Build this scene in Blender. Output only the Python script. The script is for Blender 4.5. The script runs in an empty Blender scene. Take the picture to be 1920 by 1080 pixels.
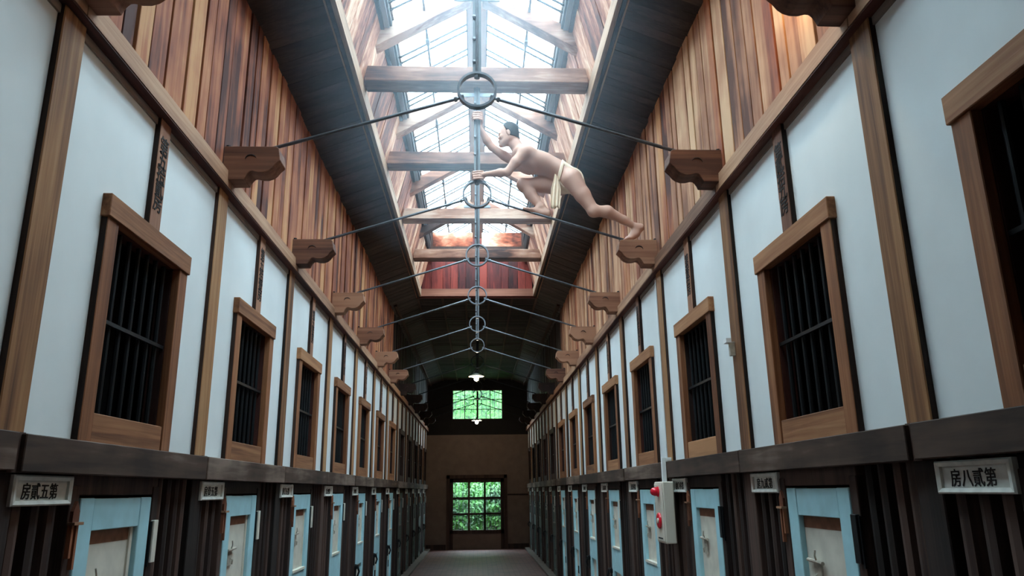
import bpy, bmesh, math, random
import numpy as np
from mathutils import Matrix, Vector

# ------------------------------------------------------------------ camera
S = bpy.context.scene
COL = S.collection
H = 1.58                 # eye height
W = 1.459                # half width of the corridor between the post faces
BAY = 1.65
Y0 = 2.434
def K(k): return Y0 + k * BAY
YEND = K(12)
cd = bpy.data.cameras.new('camera'); cam = bpy.data.objects.new('camera', cd); COL.objects.link(cam)
cd.sensor_width = 36.0; cd.lens = 1396.97 / 1920 * 36.0; cd.clip_start = .05; cd.clip_end = 300
_p, _y, _r = math.radians(15.2277), math.radians(2.7648), math.radians(-.8038)
_fw = Vector((math.sin(_y)*math.cos(_p), math.cos(_y)*math.cos(_p), math.sin(_p)))
_rt = Vector((math.cos(_y), -math.sin(_y), 0)); _up = _rt.cross(_fw)
_r2 = _rt*math.cos(_r) + _up*math.sin(_r); _u2 = -_rt*math.sin(_r) + _up*math.cos(_r)
cam.matrix_world = Matrix(((_r2.x, _u2.x, -_fw.x, 0), (_r2.y, _u2.y, -_fw.y, 0), (_r2.z, _u2.z, -_fw.z, H), (0, 0, 0, 1)))
S.camera = cam

# ------------------------------------------------------------------ sky, exposure
S.view_settings.view_transform = 'Standard'; S.view_settings.look = 'None'
S.view_settings.gamma = 1; S.view_settings.use_curve_mapping = False
S.view_settings.exposure = 0.0
WORLD_STRENGTH = 22.5
world = bpy.data.worlds.new('overcast_sky'); S.world = world; world.use_nodes = True
nt = world.node_tree; nt.nodes.clear()
_o = nt.nodes.new('ShaderNodeOutputWorld'); _b = nt.nodes.new('ShaderNodeBackground')
_tc = nt.nodes.new('ShaderNodeTexCoord'); _n = nt.nodes.new('ShaderNodeTexNoise'); _n.inputs['Scale'].default_value = 2.2; _n.inputs['Detail'].default_value = 3
_cr = nt.nodes.new('ShaderNodeValToRGB')
_cr.color_ramp.elements[0].position = .3; _cr.color_ramp.elements[0].color = (.64, .84, 1.0, 1)
_cr.color_ramp.elements[1].position = .75; _cr.color_ramp.elements[1].color = (.80, .94, 1.0, 1)
nt.links.new(_tc.outputs['Generated'], _n.inputs['Vector']); nt.links.new(_n.outputs['Fac'], _cr.inputs['Fac'])
nt.links.new(_cr.outputs['Color'], _b.inputs['Color']); _b.inputs['Strength'].default_value = WORLD_STRENGTH
nt.links.new(_b.outputs['Background'], _o.inputs['Surface'])
def portal(name, loc, xdir, ydir, sx, sy):
    l = bpy.data.lights.new(name, 'AREA'); l.shape = 'RECTANGLE'; l.size = sx; l.size_y = sy
    o = bpy.data.objects.new(name, l); COL.objects.link(o)
    x = Vector(xdir).normalized(); y = Vector(ydir).normalized(); z = x.cross(y)   # light shines along -z
    o.matrix_world = Matrix(((x.x, y.x, z.x, loc[0]), (x.y, y.y, z.y, loc[1]), (x.z, y.z, z.z, loc[2]), (0, 0, 0, 1)))
    l.cycles.is_portal = True
YS0, YS1 = 2.1, K(6)                                     # skylight from here to there
for s in (-1, 1):
    portal('skylight_portal', (s*.40, (YS0+YS1)/2, 5.86), (0, s, 0), (-1, 0, s*.588), YS1-YS0, .86)

# ------------------------------------------------------------------ helpers
def rgb(r, g, b):
    f = lambda c: ((c/255+.055)/1.055)**2.4 if c > 10 else c/255/12.92
    return (f(r), f(g), f(b), 1)
MATS = {}
def mat(name, build):
    if name in MATS: return MATS[name]
    m = bpy.data.materials.new(name); m.use_nodes = True
    build(m.node_tree, m.node_tree.nodes['Principled BSDF']); MATS[name] = m; return m
def wood(name, stops, axis='z', fine=60, stretch=.035, rough=.75, rand=.5, stain=.0, bump=.25, spec=.3):
    """grain runs along axis; stops = colours dark..light, the object's own tone shifts along them"""
    def b(nt, p):
        N, Lk = nt.nodes, nt.links
        tc = N.new('ShaderNodeTexCoord'); oi = N.new('ShaderNodeObjectInfo')
        mul = N.new('ShaderNodeVectorMath'); mul.operation = 'MULTIPLY_ADD'
        cv = N.new('ShaderNodeCombineXYZ')
        for i in range(3): Lk.new(oi.outputs['Random'], cv.inputs[i])
        Lk.new(cv.outputs[0], mul.inputs[0]); mul.inputs[1].default_value = (37.3, 61.7, 23.1); Lk.new(tc.outputs['Object'], mul.inputs[2])
        mp = N.new('ShaderNodeMapping'); sc = [1, 1, 1]; sc['xyz'.index(axis)] = stretch; mp.inputs['Scale'].default_value = sc
        Lk.new(mul.outputs[0], mp.inputs['Vector'])
        n1 = N.new('ShaderNodeTexNoise'); n1.inputs['Scale'].default_value = fine; n1.inputs['Detail'].default_value = 5; n1.inputs['Distortion'].default_value = .6
        n2 = N.new('ShaderNodeTexNoise'); n2.inputs['Scale'].default_value = fine*.14; n2.inputs['Detail'].default_value = 3; n2.inputs['Distortion'].default_value = 1.2
        Lk.new(mp.outputs[0], n1.inputs['Vector']); Lk.new(mp.outputs[0], n2.inputs['Vector'])
        n3 = N.new('ShaderNodeTexNoise'); n3.inputs['Scale'].default_value = 1.7; n3.inputs['Detail'].default_value = 4
        Lk.new(mul.outputs[0], n3.inputs['Vector'])
        def m(op, a, bb, c=None):
            x = N.new('ShaderNodeMath'); x.operation = op
            for i, v in enumerate((a, bb, c)):
                if v is None: continue
                if isinstance(v, (int, float)): x.inputs[i].default_value = v
                else: Lk.new(v, x.inputs[i])
            return x.outputs[0]
        f = m('ADD', m('MULTIPLY', n1.outputs['Fac'], .45), m('MULTIPLY', n2.outputs['Fac'], .75))
        f = m('ADD', f, m('MULTIPLY', n3.outputs['Fac'], .35 + stain))
        f = m('ADD', f, m('MULTIPLY_ADD', oi.outputs['Random'], rand, -.5*rand - .275 - stain*.5))
        cr = N.new('ShaderNodeValToRGB'); el = cr.color_ramp.elements
        while len(el) < len(stops): el.new(.5)
        for i, c in enumerate(stops): el[i].position = .25 + .5*i/(len(stops)-1); el[i].color = rgb(*c)
        Lk.new(f, cr.inputs['Fac']); Lk.new(cr.outputs['Color'], p.inputs['Base Color'])
        p.inputs['Roughness'].default_value = rough; p.inputs['Specular IOR Level'].default_value = spec
        bp = N.new('ShaderNodeBump'); bp.inputs['Strength'].default_value = bump; bp.inputs['Distance'].default_value = .004
        Lk.new(n1.outputs['Fac'], bp.inputs['Height']); Lk.new(bp.outputs['Normal'], p.inputs['Normal'])
    return mat(name, b)
def plain(name, c, rough=.6, metal=0, noise=.0, nscale=8, spec=.4, emis=None, es=0, bump=0):
    def b(nt, p):
        p.inputs['Roughness'].default_value = rough; p.inputs['Metallic'].default_value = metal
        p.inputs['Specular IOR Level'].default_value = spec
        col = rgb(*c); p.inputs['Base Color'].default_value = col
        if noise or bump:
            N, Lk = nt.nodes, nt.links
            tc = N.new('ShaderNodeTexCoord'); n = N.new('ShaderNodeTexNoise'); n.inputs['Scale'].default_value = nscale; n.inputs['Detail'].default_value = 6
            Lk.new(tc.outputs['Object'], n.inputs['Vector'])
            cr = N.new('ShaderNodeValToRGB'); cr.color_ramp.elements[0].position = .3; cr.color_ramp.elements[1].position = .7
            cr.color_ramp.elements[0].color = tuple(v*(1-noise) for v in col[:3])+(1,); cr.color_ramp.elements[1].color = tuple(min(1, v*(1+noise*.4)) for v in col[:3])+(1,)
            Lk.new(n.outputs['Fac'], cr.inputs['Fac']); Lk.new(cr.outputs['Color'], p.inputs['Base Color'])
            if bump:
                bp = N.new('ShaderNodeBump'); bp.inputs['Strength'].default_value = bump; bp.inputs['Distance'].default_value = .003
                Lk.new(n.outputs['Fac'], bp.inputs['Height']); Lk.new(bp.outputs['Normal'], p.inputs['Normal'])
        if emis: p.inputs['Emission Color'].default_value = rgb(*emis); p.inputs['Emission Strength'].default_value = es
    return mat(name, b)

class MB:
    """collects shapes into one mesh"""
    def __init__(s): s.v = []; s.f = []
    def add(s, vs, fs):
        o = len(s.v); s.v += [tuple(v) for v in vs]; s.f += [tuple(i+o for i in f) for f in fs]; return s
    def box(s, x0, x1, y0, y1, z0, z1):
        x0, x1 = sorted((x0, x1)); y0, y1 = sorted((y0, y1)); z0, z1 = sorted((z0, z1))
        return s.add([(x0,y0,z0),(x1,y0,z0),(x1,y1,z0),(x0,y1,z0),(x0,y0,z1),(x1,y0,z1),(x1,y1,z1),(x0,y1,z1)],
              [(0,3,2,1),(4,5,6,7),(0,1,5,4),(1,2,6,5),(2,3,7,6),(3,0,4,7)])
    def prism(s, poly, axis, a, b):
        """polygon (two coords) pushed along an axis: 'y' -> poly is (x,z); 'x' -> (y,z); 'z' -> (x,y)"""
        P = {'y': lambda p, t: (p[0], t, p[1]), 'x': lambda p, t: (t, p[0], p[1]), 'z': lambda p, t: (p[0], p[1], t)}[axis]
        n = len(poly)
        return s.add([P(p, a) for p in poly] + [P(p, b) for p in poly],
                     [tuple(range(n)), tuple(range(2*n-1, n-1, -1))] + [(i, n+i, n+(i+1) % n, (i+1) % n) for i in range(n)])
    def tube(s, pts, r, n=8, caps=True):
        pts = [Vector(p) for p in pts]; rs = r if isinstance(r, (list, tuple)) else [r]*len(pts)
        vs = []; fs = []; ref = None
        for i, p in enumerate(pts):
            d = (pts[min(i+1, len(pts)-1)] - pts[max(i-1, 0)]).normalized()
            if ref is None: ref = d.orthogonal().normalized()
            u = (ref - d*ref.dot(d)).normalized(); ref = u; v = d.cross(u)
            for j in range(n):
                a = 2*math.pi*j/n; vs.append(p + (u*math.cos(a) + v*math.sin(a))*rs[i])
        for i in range(len(pts)-1):
            for j in range(n): fs.append((i*n+j, i*n+(j+1) % n, (i+1)*n+(j+1) % n, (i+1)*n+j))
        if caps: fs.append(tuple(reversed(range(n)))); fs.append(tuple(range((len(pts)-1)*n, len(pts)*n)))
        return s.add(vs, fs)
    def lathe(s, prof, c, axis='z', n=20):
        """prof: (radius, along)"""
        vs = []; fs = []
        for r, h in prof:
            for j in range(n):
                a = 2*math.pi*j/n; q = (r*math.cos(a), r*math.sin(a), h)
                if axis == 'y': q = (q[0], q[2], q[1])
                if axis == 'x': q = (q[2], q[0], q[1])
                vs.append((c[0]+q[0], c[1]+q[1], c[2]+q[2]))
        for i in range(len(prof)-1):
            for j in range(n): fs.append((i*n+j, i*n+(j+1) % n, (i+1)*n+(j+1) % n, (i+1)*n+j))
        return s.add(vs, fs)
    def mesh(s, name, m=None, smooth=False, bevel=0):
        me = bpy.data.meshes.new(name); me.from_pydata(s.v, [], s.f)
        bm = bmesh.new(); bm.from_mesh(me); bmesh.ops.recalc_face_normals(bm, faces=bm.faces)
        if bevel: bmesh.ops.bevel(bm, geom=bm.edges[:], offset=bevel, segments=1, affect='EDGES', profile=.5)
        bm.to_mesh(me); bm.free()
        if smooth: me.polygons.foreach_set('use_smooth', [True]*len(me.polygons))
        if m: me.materials.append(m)
        me.update(); return me
def link(name, me, parent=None, loc=None):
    o = bpy.data.objects.new(name, me); COL.objects.link(o)
    if loc is not None: o.location = loc
    if parent: o.parent = parent
    return o
def part(name, mb, m, parent, origin=None, **kw):
    """mesh given in world coordinates; origin = where the object's own zero sits"""
    base = Vector((0, 0, 0)); q = parent
    while q is not None: base += Vector(q.location); q = q.parent
    org = Vector(origin) if origin is not None else base
    mb.v = [tuple(Vector(v) - org) for v in mb.v]
    return link(name, mb.mesh(name, m, **kw), parent, org - base)
def thing(name, label, cat, loc, group=None):
    o = bpy.data.objects.new(name, None); COL.objects.link(o); o.location = loc; o.empty_display_size = .1
    o['label'] = label; o['category'] = cat
    if group: o['group'] = group
    return o
def tag(o, label, cat, group=None):
    o['label'] = label; o['category'] = cat
    if group: o['group'] = group
    return o
def structure(name, mb=None, m=None, loc=(0, 0, 0), label=None, **kw):
    o = part(name, mb, m, None, loc, **kw) if mb else link(name, None, None, loc)
    o['kind'] = 'structure'
    if label: o['label'] = label
    return o
ORD = ['first', 'second', 'third', 'fourth', 'fifth', 'sixth', 'seventh', 'eighth', 'ninth', 'tenth', 'eleventh', 'twelfth', 'thirteenth']
SIDE = {-1: 'left', 1: 'right'}
_cache = {}
def text_mesh(txt, size, m, name='lettering', space=1.0, line=1.0, squeeze=1.0):
    key = (txt, size, m.name, space, line, squeeze)
    if key in _cache: return _cache[key]
    c = bpy.data.curves.new('t', 'FONT'); c.body = txt; c.size = size; c.align_x = 'CENTER'; c.align_y = 'CENTER'
    c.extrude = .0008; c.space_character = space; c.space_line = line; c.resolution_u = 2; c.offset = size*.008
    o = bpy.data.objects.new('t', c); COL.objects.link(o); bpy.context.view_layer.update()
    dg = bpy.context.evaluated_depsgraph_get(); me = bpy.data.meshes.new_from_object(o.evaluated_get(dg))
    bpy.data.objects.remove(o); bpy.data.curves.remove(c)
    co = np.empty(len(me.vertices)*3); me.vertices.foreach_get('co', co); co = co.reshape(-1, 3)
    if len(co):
        co[:, 0] -= (co[:, 0].min()+co[:, 0].max())/2; co[:, 1] -= (co[:, 1].min()+co[:, 1].max())/2
        co[:, 0] *= squeeze
    me.vertices.foreach_set('co', co.ravel()); me.materials.clear(); me.materials.append(m); me.name = name
    _cache[key] = me; return me
def wall_text(me, s, x, y, z, parent, name='lettering'):
    """flat lettering on a wall; s=-1 left wall (reads towards +y), s=1 right wall (reads towards -y)"""
    o = bpy.data.objects.new(name, me); COL.objects.link(o)
    q = Vector((0, 0, 0)); pp = parent
    while pp is not None: q += Vector(pp.location); pp = pp.parent
    M = Matrix(((0, 0, -s, x), (-s, 0, 0, y), (0, 1, 0, z), (0, 0, 0, 1)))
    o.parent = parent; o.matrix_local = Matrix.Translation(-q) @ M
    return o

# ------------------------------------------------------------------ materials
RED = [(62, 24, 14), (112, 50, 32), (150, 82, 56), (188, 128, 92)]
M_plank = wood('weathered_red_plank', [(68, 30, 20), (130, 70, 46), (160, 98, 64), (184, 134, 90)], 'z', 30, rand=.34, stain=.6, stretch=.06)
M_plankr = wood('weathered_tan_plank', [(84, 48, 34), (140, 92, 66), (172, 124, 92), (196, 156, 120)], 'z', 30, rand=.34, stain=.6, stretch=.06)
M_darkplank = wood('dark_plank_wood', [(22, 14, 12), (38, 25, 22), (52, 36, 30)], 'z', 40, rand=.3)  # darker wood for planks and brackets beyond the skylight
M_well = wood('skylight_board', [(70, 34, 24), (132, 76, 56), (176, 126, 98), (205, 175, 150)], 'z', 50, stretch=.05, rand=.35)
M_post = wood('tan_post', [(84, 52, 34), (126, 86, 56), (156, 112, 74), (176, 136, 96)], 'z', 60, rand=.25)
M_trimr = wood('shaded_rail_soffit', [(48, 24, 20), (82, 44, 36), (108, 62, 48)], 'y', 60, rand=.2)  # shade under the rail put into the colour
M_edge = wood('dark_side_wood', [(26, 18, 15), (48, 32, 26), (66, 44, 34)], 'z', 60)  # darker wood for the side faces of posts, boards and jambs
M_greyb = wood('grey_brown_shade', [(112, 98, 90), (150, 136, 126)], 'y', 60)  # colour of the shade on the plaster under the rail
M_triml = wood('pale_rail', [(98, 66, 48), (146, 106, 80), (176, 138, 108)], 'y', 60, rand=.3)
M_frame = wood('window_frame_wood', [(88, 50, 31), (136, 87, 56), (164, 114, 77)], 'z', 60, rand=.25)
M_framey = wood('window_lintel_wood', [(94, 56, 36), (144, 97, 65), (174, 126, 88)], 'y', 60, rand=.3)
M_farframe = wood('dark_far_frame', [(34, 24, 20), (54, 38, 32), (70, 50, 42)], 'z', 50)  # darker wood for the far window frames
M_beam = wood('dark_beam', [(48, 35, 29), (78, 60, 50), (128, 110, 98)], 'y', 30, rand=.25, stain=.7, stretch=.09)
M_dark = wood('dark_lattice_wood', [(28, 21, 19), (52, 38, 34), (82, 62, 54)], 'z', 50, rand=.5)
M_ceil = wood('dark_ceiling_board', [(34, 26, 25), (54, 42, 39), (76, 62, 57)], 'x', 50, rand=.22)
M_batten = wood('ceiling_batten', [(60, 44, 36), (90, 68, 56)], 'y', 50)
M_truss = wood('weathered_truss', [(52, 30, 24), (108, 70, 54), (148, 108, 88), (186, 158, 140)], 'x', 30, rand=.2, stain=.7, stretch=.12)
M_opening = wood('pale_opening_frame', [(110, 84, 66), (160, 130, 106), (184, 156, 132)], 'y', 50, rand=.2)
M_bracket = wood('bracket_wood', [(74, 46, 36), (124, 82, 62), (160, 116, 90)], 'x', 40, rand=.4)
M_redend = wood('red_gable_board', [(40, 12, 12), (82, 26, 22), (120, 46, 36)], 'z', 40, rand=.5, stretch=.12)
M_rust = wood('orange_stained_board', [(96, 46, 30), (186, 98, 66), (222, 156, 124), (236, 206, 188)], 'x', 26, stretch=.4, rand=.2, stain=1.1)
M_plaster = plain('white_plaster', (222, 228, 228), .9, noise=.06, nscale=3, spec=.15, bump=.15)
M_endplaster = plain('brown_plaster', (120, 104, 94), .9, noise=.15, nscale=5, spec=.15)
M_gable = plain('dark_gable_boards', (22, 18, 17), .85, noise=.3, nscale=5)
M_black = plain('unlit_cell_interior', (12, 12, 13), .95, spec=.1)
M_iron = plain('painted_iron', (110, 114, 120), .35, .8, noise=.2, nscale=30)
M_bar = plain('blackened_bars', (26, 30, 33), .5, .5)
M_strap = plain('grey_iron_strap', (100, 106, 110), .5, .5, noise=.2, nscale=20)
M_blue = plain('pale_blue_paint', (170, 216, 226), .6, noise=.12, nscale=9, bump=.1)
M_dullblue = plain('dimmed_blue_paint', (84, 98, 94), .7, noise=.2)  # blue of the far doors with the dim end's shade put in
M_dullcream = plain('dimmed_cream_paint', (122, 120, 112), .7, noise=.2)  # cream of the far doors, dimmed the same way
M_cream = plain('cream_paint', (216, 212, 198), .65, noise=.14, nscale=12)
M_sign = plain('white_painted_sign', (212, 214, 206), .7, noise=.18, nscale=26)
M_ink = plain('black_ink', (24, 22, 22), .8)
M_inkw = plain('faded_brush_ink', (30, 22, 20), .9)
M_tally = wood('red_tally_wood', [(96, 54, 36), (146, 90, 62)], 'z', 60)
M_lock = plain('worn_lock_metal', (186, 180, 166), .5, .2, noise=.3, nscale=40)
M_box = plain('ivory_alarm_box', (214, 208, 194), .45)
M_red = plain('red_plastic', (214, 24, 48), .25, spec=.6)
M_conduit = plain('white_conduit', (226, 230, 230), .5)
M_skin = plain('painted_skin', (204, 162, 144), .55, noise=.05, nscale=7, spec=.35)
M_hair = plain('short_black_hair', (26, 28, 32), .6, noise=.4, nscale=120, bump=.6)
M_cloth = plain('cream_cotton', (238, 216, 190), .9, noise=.08, nscale=40, bump=.4)
M_grass = plain('forest_floor', (60, 92, 34), .9, noise=.4)
M_trunk = plain('bark', (70, 56, 44), .9, noise=.4, nscale=15)

def _floor(nt, p):
    N, Lk = nt.nodes, nt.links
    tc = N.new('ShaderNodeTexCoord'); br = N.new('ShaderNodeTexBrick')
    br.inputs['Color1'].default_value = rgb(132, 90, 80); br.inputs['Color2'].default_value = rgb(106, 72, 64); br.inputs['Mortar'].default_value = rgb(56, 46, 42)
    br.inputs['Scale'].default_value = 1; br.inputs['Brick Width'].default_value = .21; br.inputs['Row Height'].default_value = .105; br.inputs['Mortar Size'].default_value = .006
    Lk.new(tc.outputs['Object'], br.inputs['Vector']); Lk.new(br.outputs['Color'], p.inputs['Base Color'])
    bp = N.new('ShaderNodeBump'); bp.inputs['Strength'].default_value = .4; bp.inputs['Distance'].default_value = .004; bp.invert = True
    Lk.new(br.outputs['Fac'], bp.inputs['Height']); Lk.new(bp.outputs['Normal'], p.inputs['Normal'])
    p.inputs['Roughness'].default_value = .55
M_floor = mat('brown_block_paving', _floor)
def _glass(nt, p):
    N, Lk = nt.nodes, nt.links
    N.remove(p); out = [n for n in N if n.type == 'OUTPUT_MATERIAL'][0]
    t = N.new('ShaderNodeBsdfTransparent'); t.inputs['Color'].default_value = (.90, .94, .95, 1)
    g = N.new('ShaderNodeBsdfGlossy'); g.inputs['Roughness'].default_value = .05
    mx = N.new('ShaderNodeMixShader'); mx.inputs[0].default_value = .06; Lk.new(t.outputs[0], mx.inputs[1]); Lk.new(g.outputs[0], mx.inputs[2])
    Lk.new(mx.outputs[0], out.inputs['Surface'])
M_glass = mat('clear_glass', _glass)
def _leaf(nt, p):
    N, Lk = nt.nodes, nt.links
    oi = N.new('ShaderNodeTexCoord'); n = N.new('ShaderNodeTexNoise'); n.inputs['Scale'].default_value = 3.0
    Lk.new(oi.outputs['Object'], n.inputs['Vector'])
    cr = N.new('ShaderNodeValToRGB'); cr.color_ramp.elements[0].position = .35; cr.color_ramp.elements[1].position = .68
    cr.color_ramp.elements[0].color = rgb(20, 62, 22); cr.color_ramp.elements[1].color = rgb(78, 138, 52)
    Lk.new(n.outputs['Fac'], cr.inputs['Fac']); Lk.new(cr.outputs['Color'], p.inputs['Base Color']); p.inputs['Roughness'].default_value = .6
M_leaf = mat('green_leaves', _leaf)

# ------------------------------------------------------------------ floor
f = structure('floor', MB().box(-W-.6, W+.6, -4.2, YEND+.2, -.2, 0), M_floor)
for s in (-1, 1):
    part('kerb_strip', MB().box(s*(W-.13), s*(W+.02), -4, YEND, 0, .04), plain('pale_gutter', (120, 112, 104), .8, noise=.2), f)

# ------------------------------------------------------------------ walls
rnd = random.Random(7)
walls = {}
ZB0, ZB1 = 1.66, 1.777          # dark beam
ZT = 3.232                      # underside of the top rail
ZP0, ZP1 = 3.385, 4.66          # plank band
plank_meshes = []
for i, w in enumerate((.092, .108, .122, .138, .155)):
    mb = MB().box(-.016, .016, -w/2, w/2, ZP0-.05, ZP1)
    plank_meshes.append((w, mb.mesh('plank', M_plank, bevel=.002), mb.mesh('plank', M_darkplank, bevel=.002), mb.mesh('plank', M_plankr, bevel=.002)))
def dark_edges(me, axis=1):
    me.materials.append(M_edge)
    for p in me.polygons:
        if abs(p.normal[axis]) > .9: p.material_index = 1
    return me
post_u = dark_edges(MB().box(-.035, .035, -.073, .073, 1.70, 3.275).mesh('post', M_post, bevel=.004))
post_l = MB().box(-.045, .045, -.07, .07, 0, 1.70).mesh('post', M_dark, bevel=.004)
slat_m = MB().prism([(-.026, -.024), (-.032, .0), (-.026, .024), (.024, .034), (.024, -.034)], 'z', .12, 1.66).mesh('slat', M_dark)
jamb_m = MB().box(-.05, .04, -.03, .03, 0, 1.62).mesh('door_post', M_dark, bevel=.003)
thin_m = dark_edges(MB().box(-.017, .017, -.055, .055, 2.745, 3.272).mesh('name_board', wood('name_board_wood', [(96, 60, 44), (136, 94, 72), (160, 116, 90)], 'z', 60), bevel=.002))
def kanji(n):
    d = {1: '壹', 2: '貳', 3: '参', 4: '四', 5: '五', 6: '六', 7: '七', 8: '八', 9: '九', 0: '〇'}
    return d[n]
def sign_text(n): return ('第' + kanji(n//10) + kanji(n % 10) + '房')[::-1]
def board_text(n):
    t, u = divmod(n, 10); return '\n'.join('第' + kanji(t) + '拾' + (kanji(u) if u else '') + '房')
def bay_y(s, k, a):             # distance a into the bay, read from its sign end
    return K(k) + a if s < 0 else K(k+1) - a
for s in (-1, 1):
    ks = range(0, 12) if s < 0 else range(-1, 12)
    # plaster with the window holes left open, and the solid wall behind
    mb = MB()
    xi, xo = s*(W+.025), s*(W+.10)
    mb.box(xi, xo, -4, K(ks[0]), ZB0, ZT+.1)
    for k in ks:
        y = K(k)
        mb.box(xi, xo, y, y+.44, ZB0, ZT+.1); mb.box(xi, xo, y+1.19, y+BAY, ZB0, ZT+.1)
        mb.box(xi, xo, y+.44, y+1.19, 2.70, ZT+.1); mb.box(xi, xo, y+.44, y+1.19, ZB0, 1.84)
    w = structure('wall_' + SIDE[s], mb, M_plaster); walls[s] = w
    part('wall_core', MB().box(s*(W+.45), s*(W+.6), -4.2, YEND+.2, 0, 5.0), M_black, w)
    part('wall_core', MB().box(s*(W+.04), s*(W+.45), -4, YEND, ZP0-.05, 5.0), M_black, w)
    part('back_board', MB().box(s*(W+.12), s*(W+.16), -4, YEND, 0, ZB0+.05), plain('dark_backing', (22, 16, 14), .9, noise=.3), w)
    # rail under the planks: soffit shade in dark red, pale face in bay lengths, shade strip on the plaster below
    part('rail', MB().box(s*(W-.033), s*(W+.1), -4, YEND, 3.272, 3.284), M_trimr, w)
    part('plaster_shade_strip', MB().box(s*(W+.016), s*(W+.05), -4, YEND, 3.238, 3.274), M_greyb, w)  # added strip: shade below the rail as grey-brown colour
    for k in range(-1, 12):
        g = rnd.uniform(.002, .005)
        mb = MB().prism([(s*(W-.036), 3.280), (s*(W-.032), ZP0-.008), (s*(W-.012), ZP0), (s*(W+.05), ZP0), (s*(W+.05), 3.280)], 'y', K(k)+g, K(k+1)-g)
        part('ledge_board', mb, M_triml, w, (s*W, K(k), ZT))
    # dark beam in lengths that butt at the posts
    for k in range(-1, 12):
        j = rnd.uniform(-.006, .006)
        mb = MB().box(s*(W-.04+j), s*(W+.1), K(k)+.014, K(k+1)-.008, ZB0+j*.5, ZB1+j*.4)
        part('beam', mb, M_beam, w, (s*W, K(k), ZB0), bevel=.003)
        part('beam_joint', MB().box(s*(W-.028), s*(W+.06), K(k)-.035, K(k)+.035, ZB0-.004, ZB1+.002), M_dark, w, (s*W, K(k), ZB0))
    # posts
    for k in range(-1 if s > 0 else 0, 12):
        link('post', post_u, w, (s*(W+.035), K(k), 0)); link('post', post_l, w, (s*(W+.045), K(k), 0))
    # planks
    y = .55
    while y < YEND-.05:
        far = y > 9
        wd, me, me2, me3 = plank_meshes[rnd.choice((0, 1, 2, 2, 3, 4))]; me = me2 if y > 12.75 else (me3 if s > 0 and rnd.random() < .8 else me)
        link('plank', me, w, (s*(W+.016+rnd.uniform(-.007, .006)), y+wd/2, rnd.uniform(-.01, .01)))
        y += wd + rnd.choice((.009, .013, .016, .020))
    # lattice and door posts below
    for k in (range(0, 12) if s < 0 else range(-1, 12)):
        for a in (.13, .235, .34, 1.235, 1.335, 1.435, 1.53):
            o = link('slat', slat_m, w, (s*(W+.045), bay_y(s, k, a)+rnd.uniform(-.006, .006), 0)); o.rotation_euler = (0, 0, 0 if s > 0 else math.pi)
        for a in (.445, 1.145):
            o = link('door_post', jamb_m, w, (s*(W+.05), bay_y(s, k, a), 0))
            if s < 0: o.rotation_euler = (0, 0, math.pi)
        ya, yb = sorted((bay_y(s, k, .42), bay_y(s, k, 1.17)))
        part('door_header', MB().box(s*(W+.005), s*(W+.1), ya, yb, 1.585, ZB0), M_dark, w, (s*W, ya, 1.6), bevel=.003)
        # inscribed board above the window
        n = (52-k) if s < 0 else (29+k)
        yc = K(k) + .815
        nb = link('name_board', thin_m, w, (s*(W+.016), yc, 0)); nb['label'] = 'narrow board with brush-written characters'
        if k < 7:
            wall_text(text_mesh(board_text(n), .094, M_inkw, 'brushed_characters', line=.74), s, s*(W-.0025), yc, 3.01, nb, 'brushed_characters')

# ------------------------------------------------------------------ end walls
hx, z0, z1 = .745, 3.615, 4.50
dx0, dx1 = -.80, .76
mb = MB()
ye = YEND
mb.box(-W-.1, dx0, ye, ye+.15, 0, 3.18).box(dx1, W+.1, ye, ye+.15, 0, 3.18).box(dx0, dx1, ye, ye+.15, 1.94, 3.18)
wall_end = structure('wall_end', mb, M_endplaster)
part('gable', MB().box(-W-.1, -hx, ye-.02, ye+.15, 3.18, 5.0).box(hx, W+.1, ye-.02, ye+.15, 3.18, 5.0).box(-hx, hx, ye-.02, ye+.15, 3.18, z0).box(-hx, hx, ye-.02, ye+.15, z1, 5.0), M_gable, wall_end)
part('baseboard', MB().box(-W, dx0-.1, ye-.03, ye, 0, .14).box(dx1+.1, W, ye-.03, ye, 0, .14), M_dark, wall_end)
part('rail', MB().box(dx1+.1, W, ye-.02, ye, 1.46, 1.50), M_dark, wall_end)
structure('wall_back', MB().box(-W-.6, W+.6, -4.2, -4.0, 0, 5.3), M_endplaster)
# upper window in the gable
wn = structure('window_gable', MB().box(-hx, hx, ye+.02, ye+.08, z0, z0+.035).box(-hx, hx, ye+.02, ye+.08, z1-.02, z1).box(-hx, -hx+.025, ye+.02, ye+.08, z0, z1).box(hx-.025, hx, ye+.02, ye+.08, z0, z1), M_dark,
               label='wide barred window of small panes high in the dark gable over the exit door')
for i, x in enumerate((-.375, 0, .375)):
    w_ = .028 if x == 0 else .011
    part('muntin', MB().box(x-w_, x+w_, ye+.03, ye+.06, z0+.03, z1-.02), M_dark, wn)
for z in (z0+.31, z0+.60): part('muntin', MB().box(-hx+.02, hx-.02, ye+.032, ye+.058, z-.009, z+.009), M_dark, wn)
for i in range(4):
    for j in range(3):
        part('pane', MB().box(-hx+.02+i*.3675, -hx+.02+(i+1)*.3675, ye+.044, ye+.047, z0+.02+j*.29, z0+.02+(j+1)*.29), M_glass, wn)
for i in range(11):
    x = -.64+i*.128; part('iron_bar', MB().tube([(x, ye+.12, z0), (x, ye+.12, z1)], .007, 6), M_bar, wn)
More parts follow.
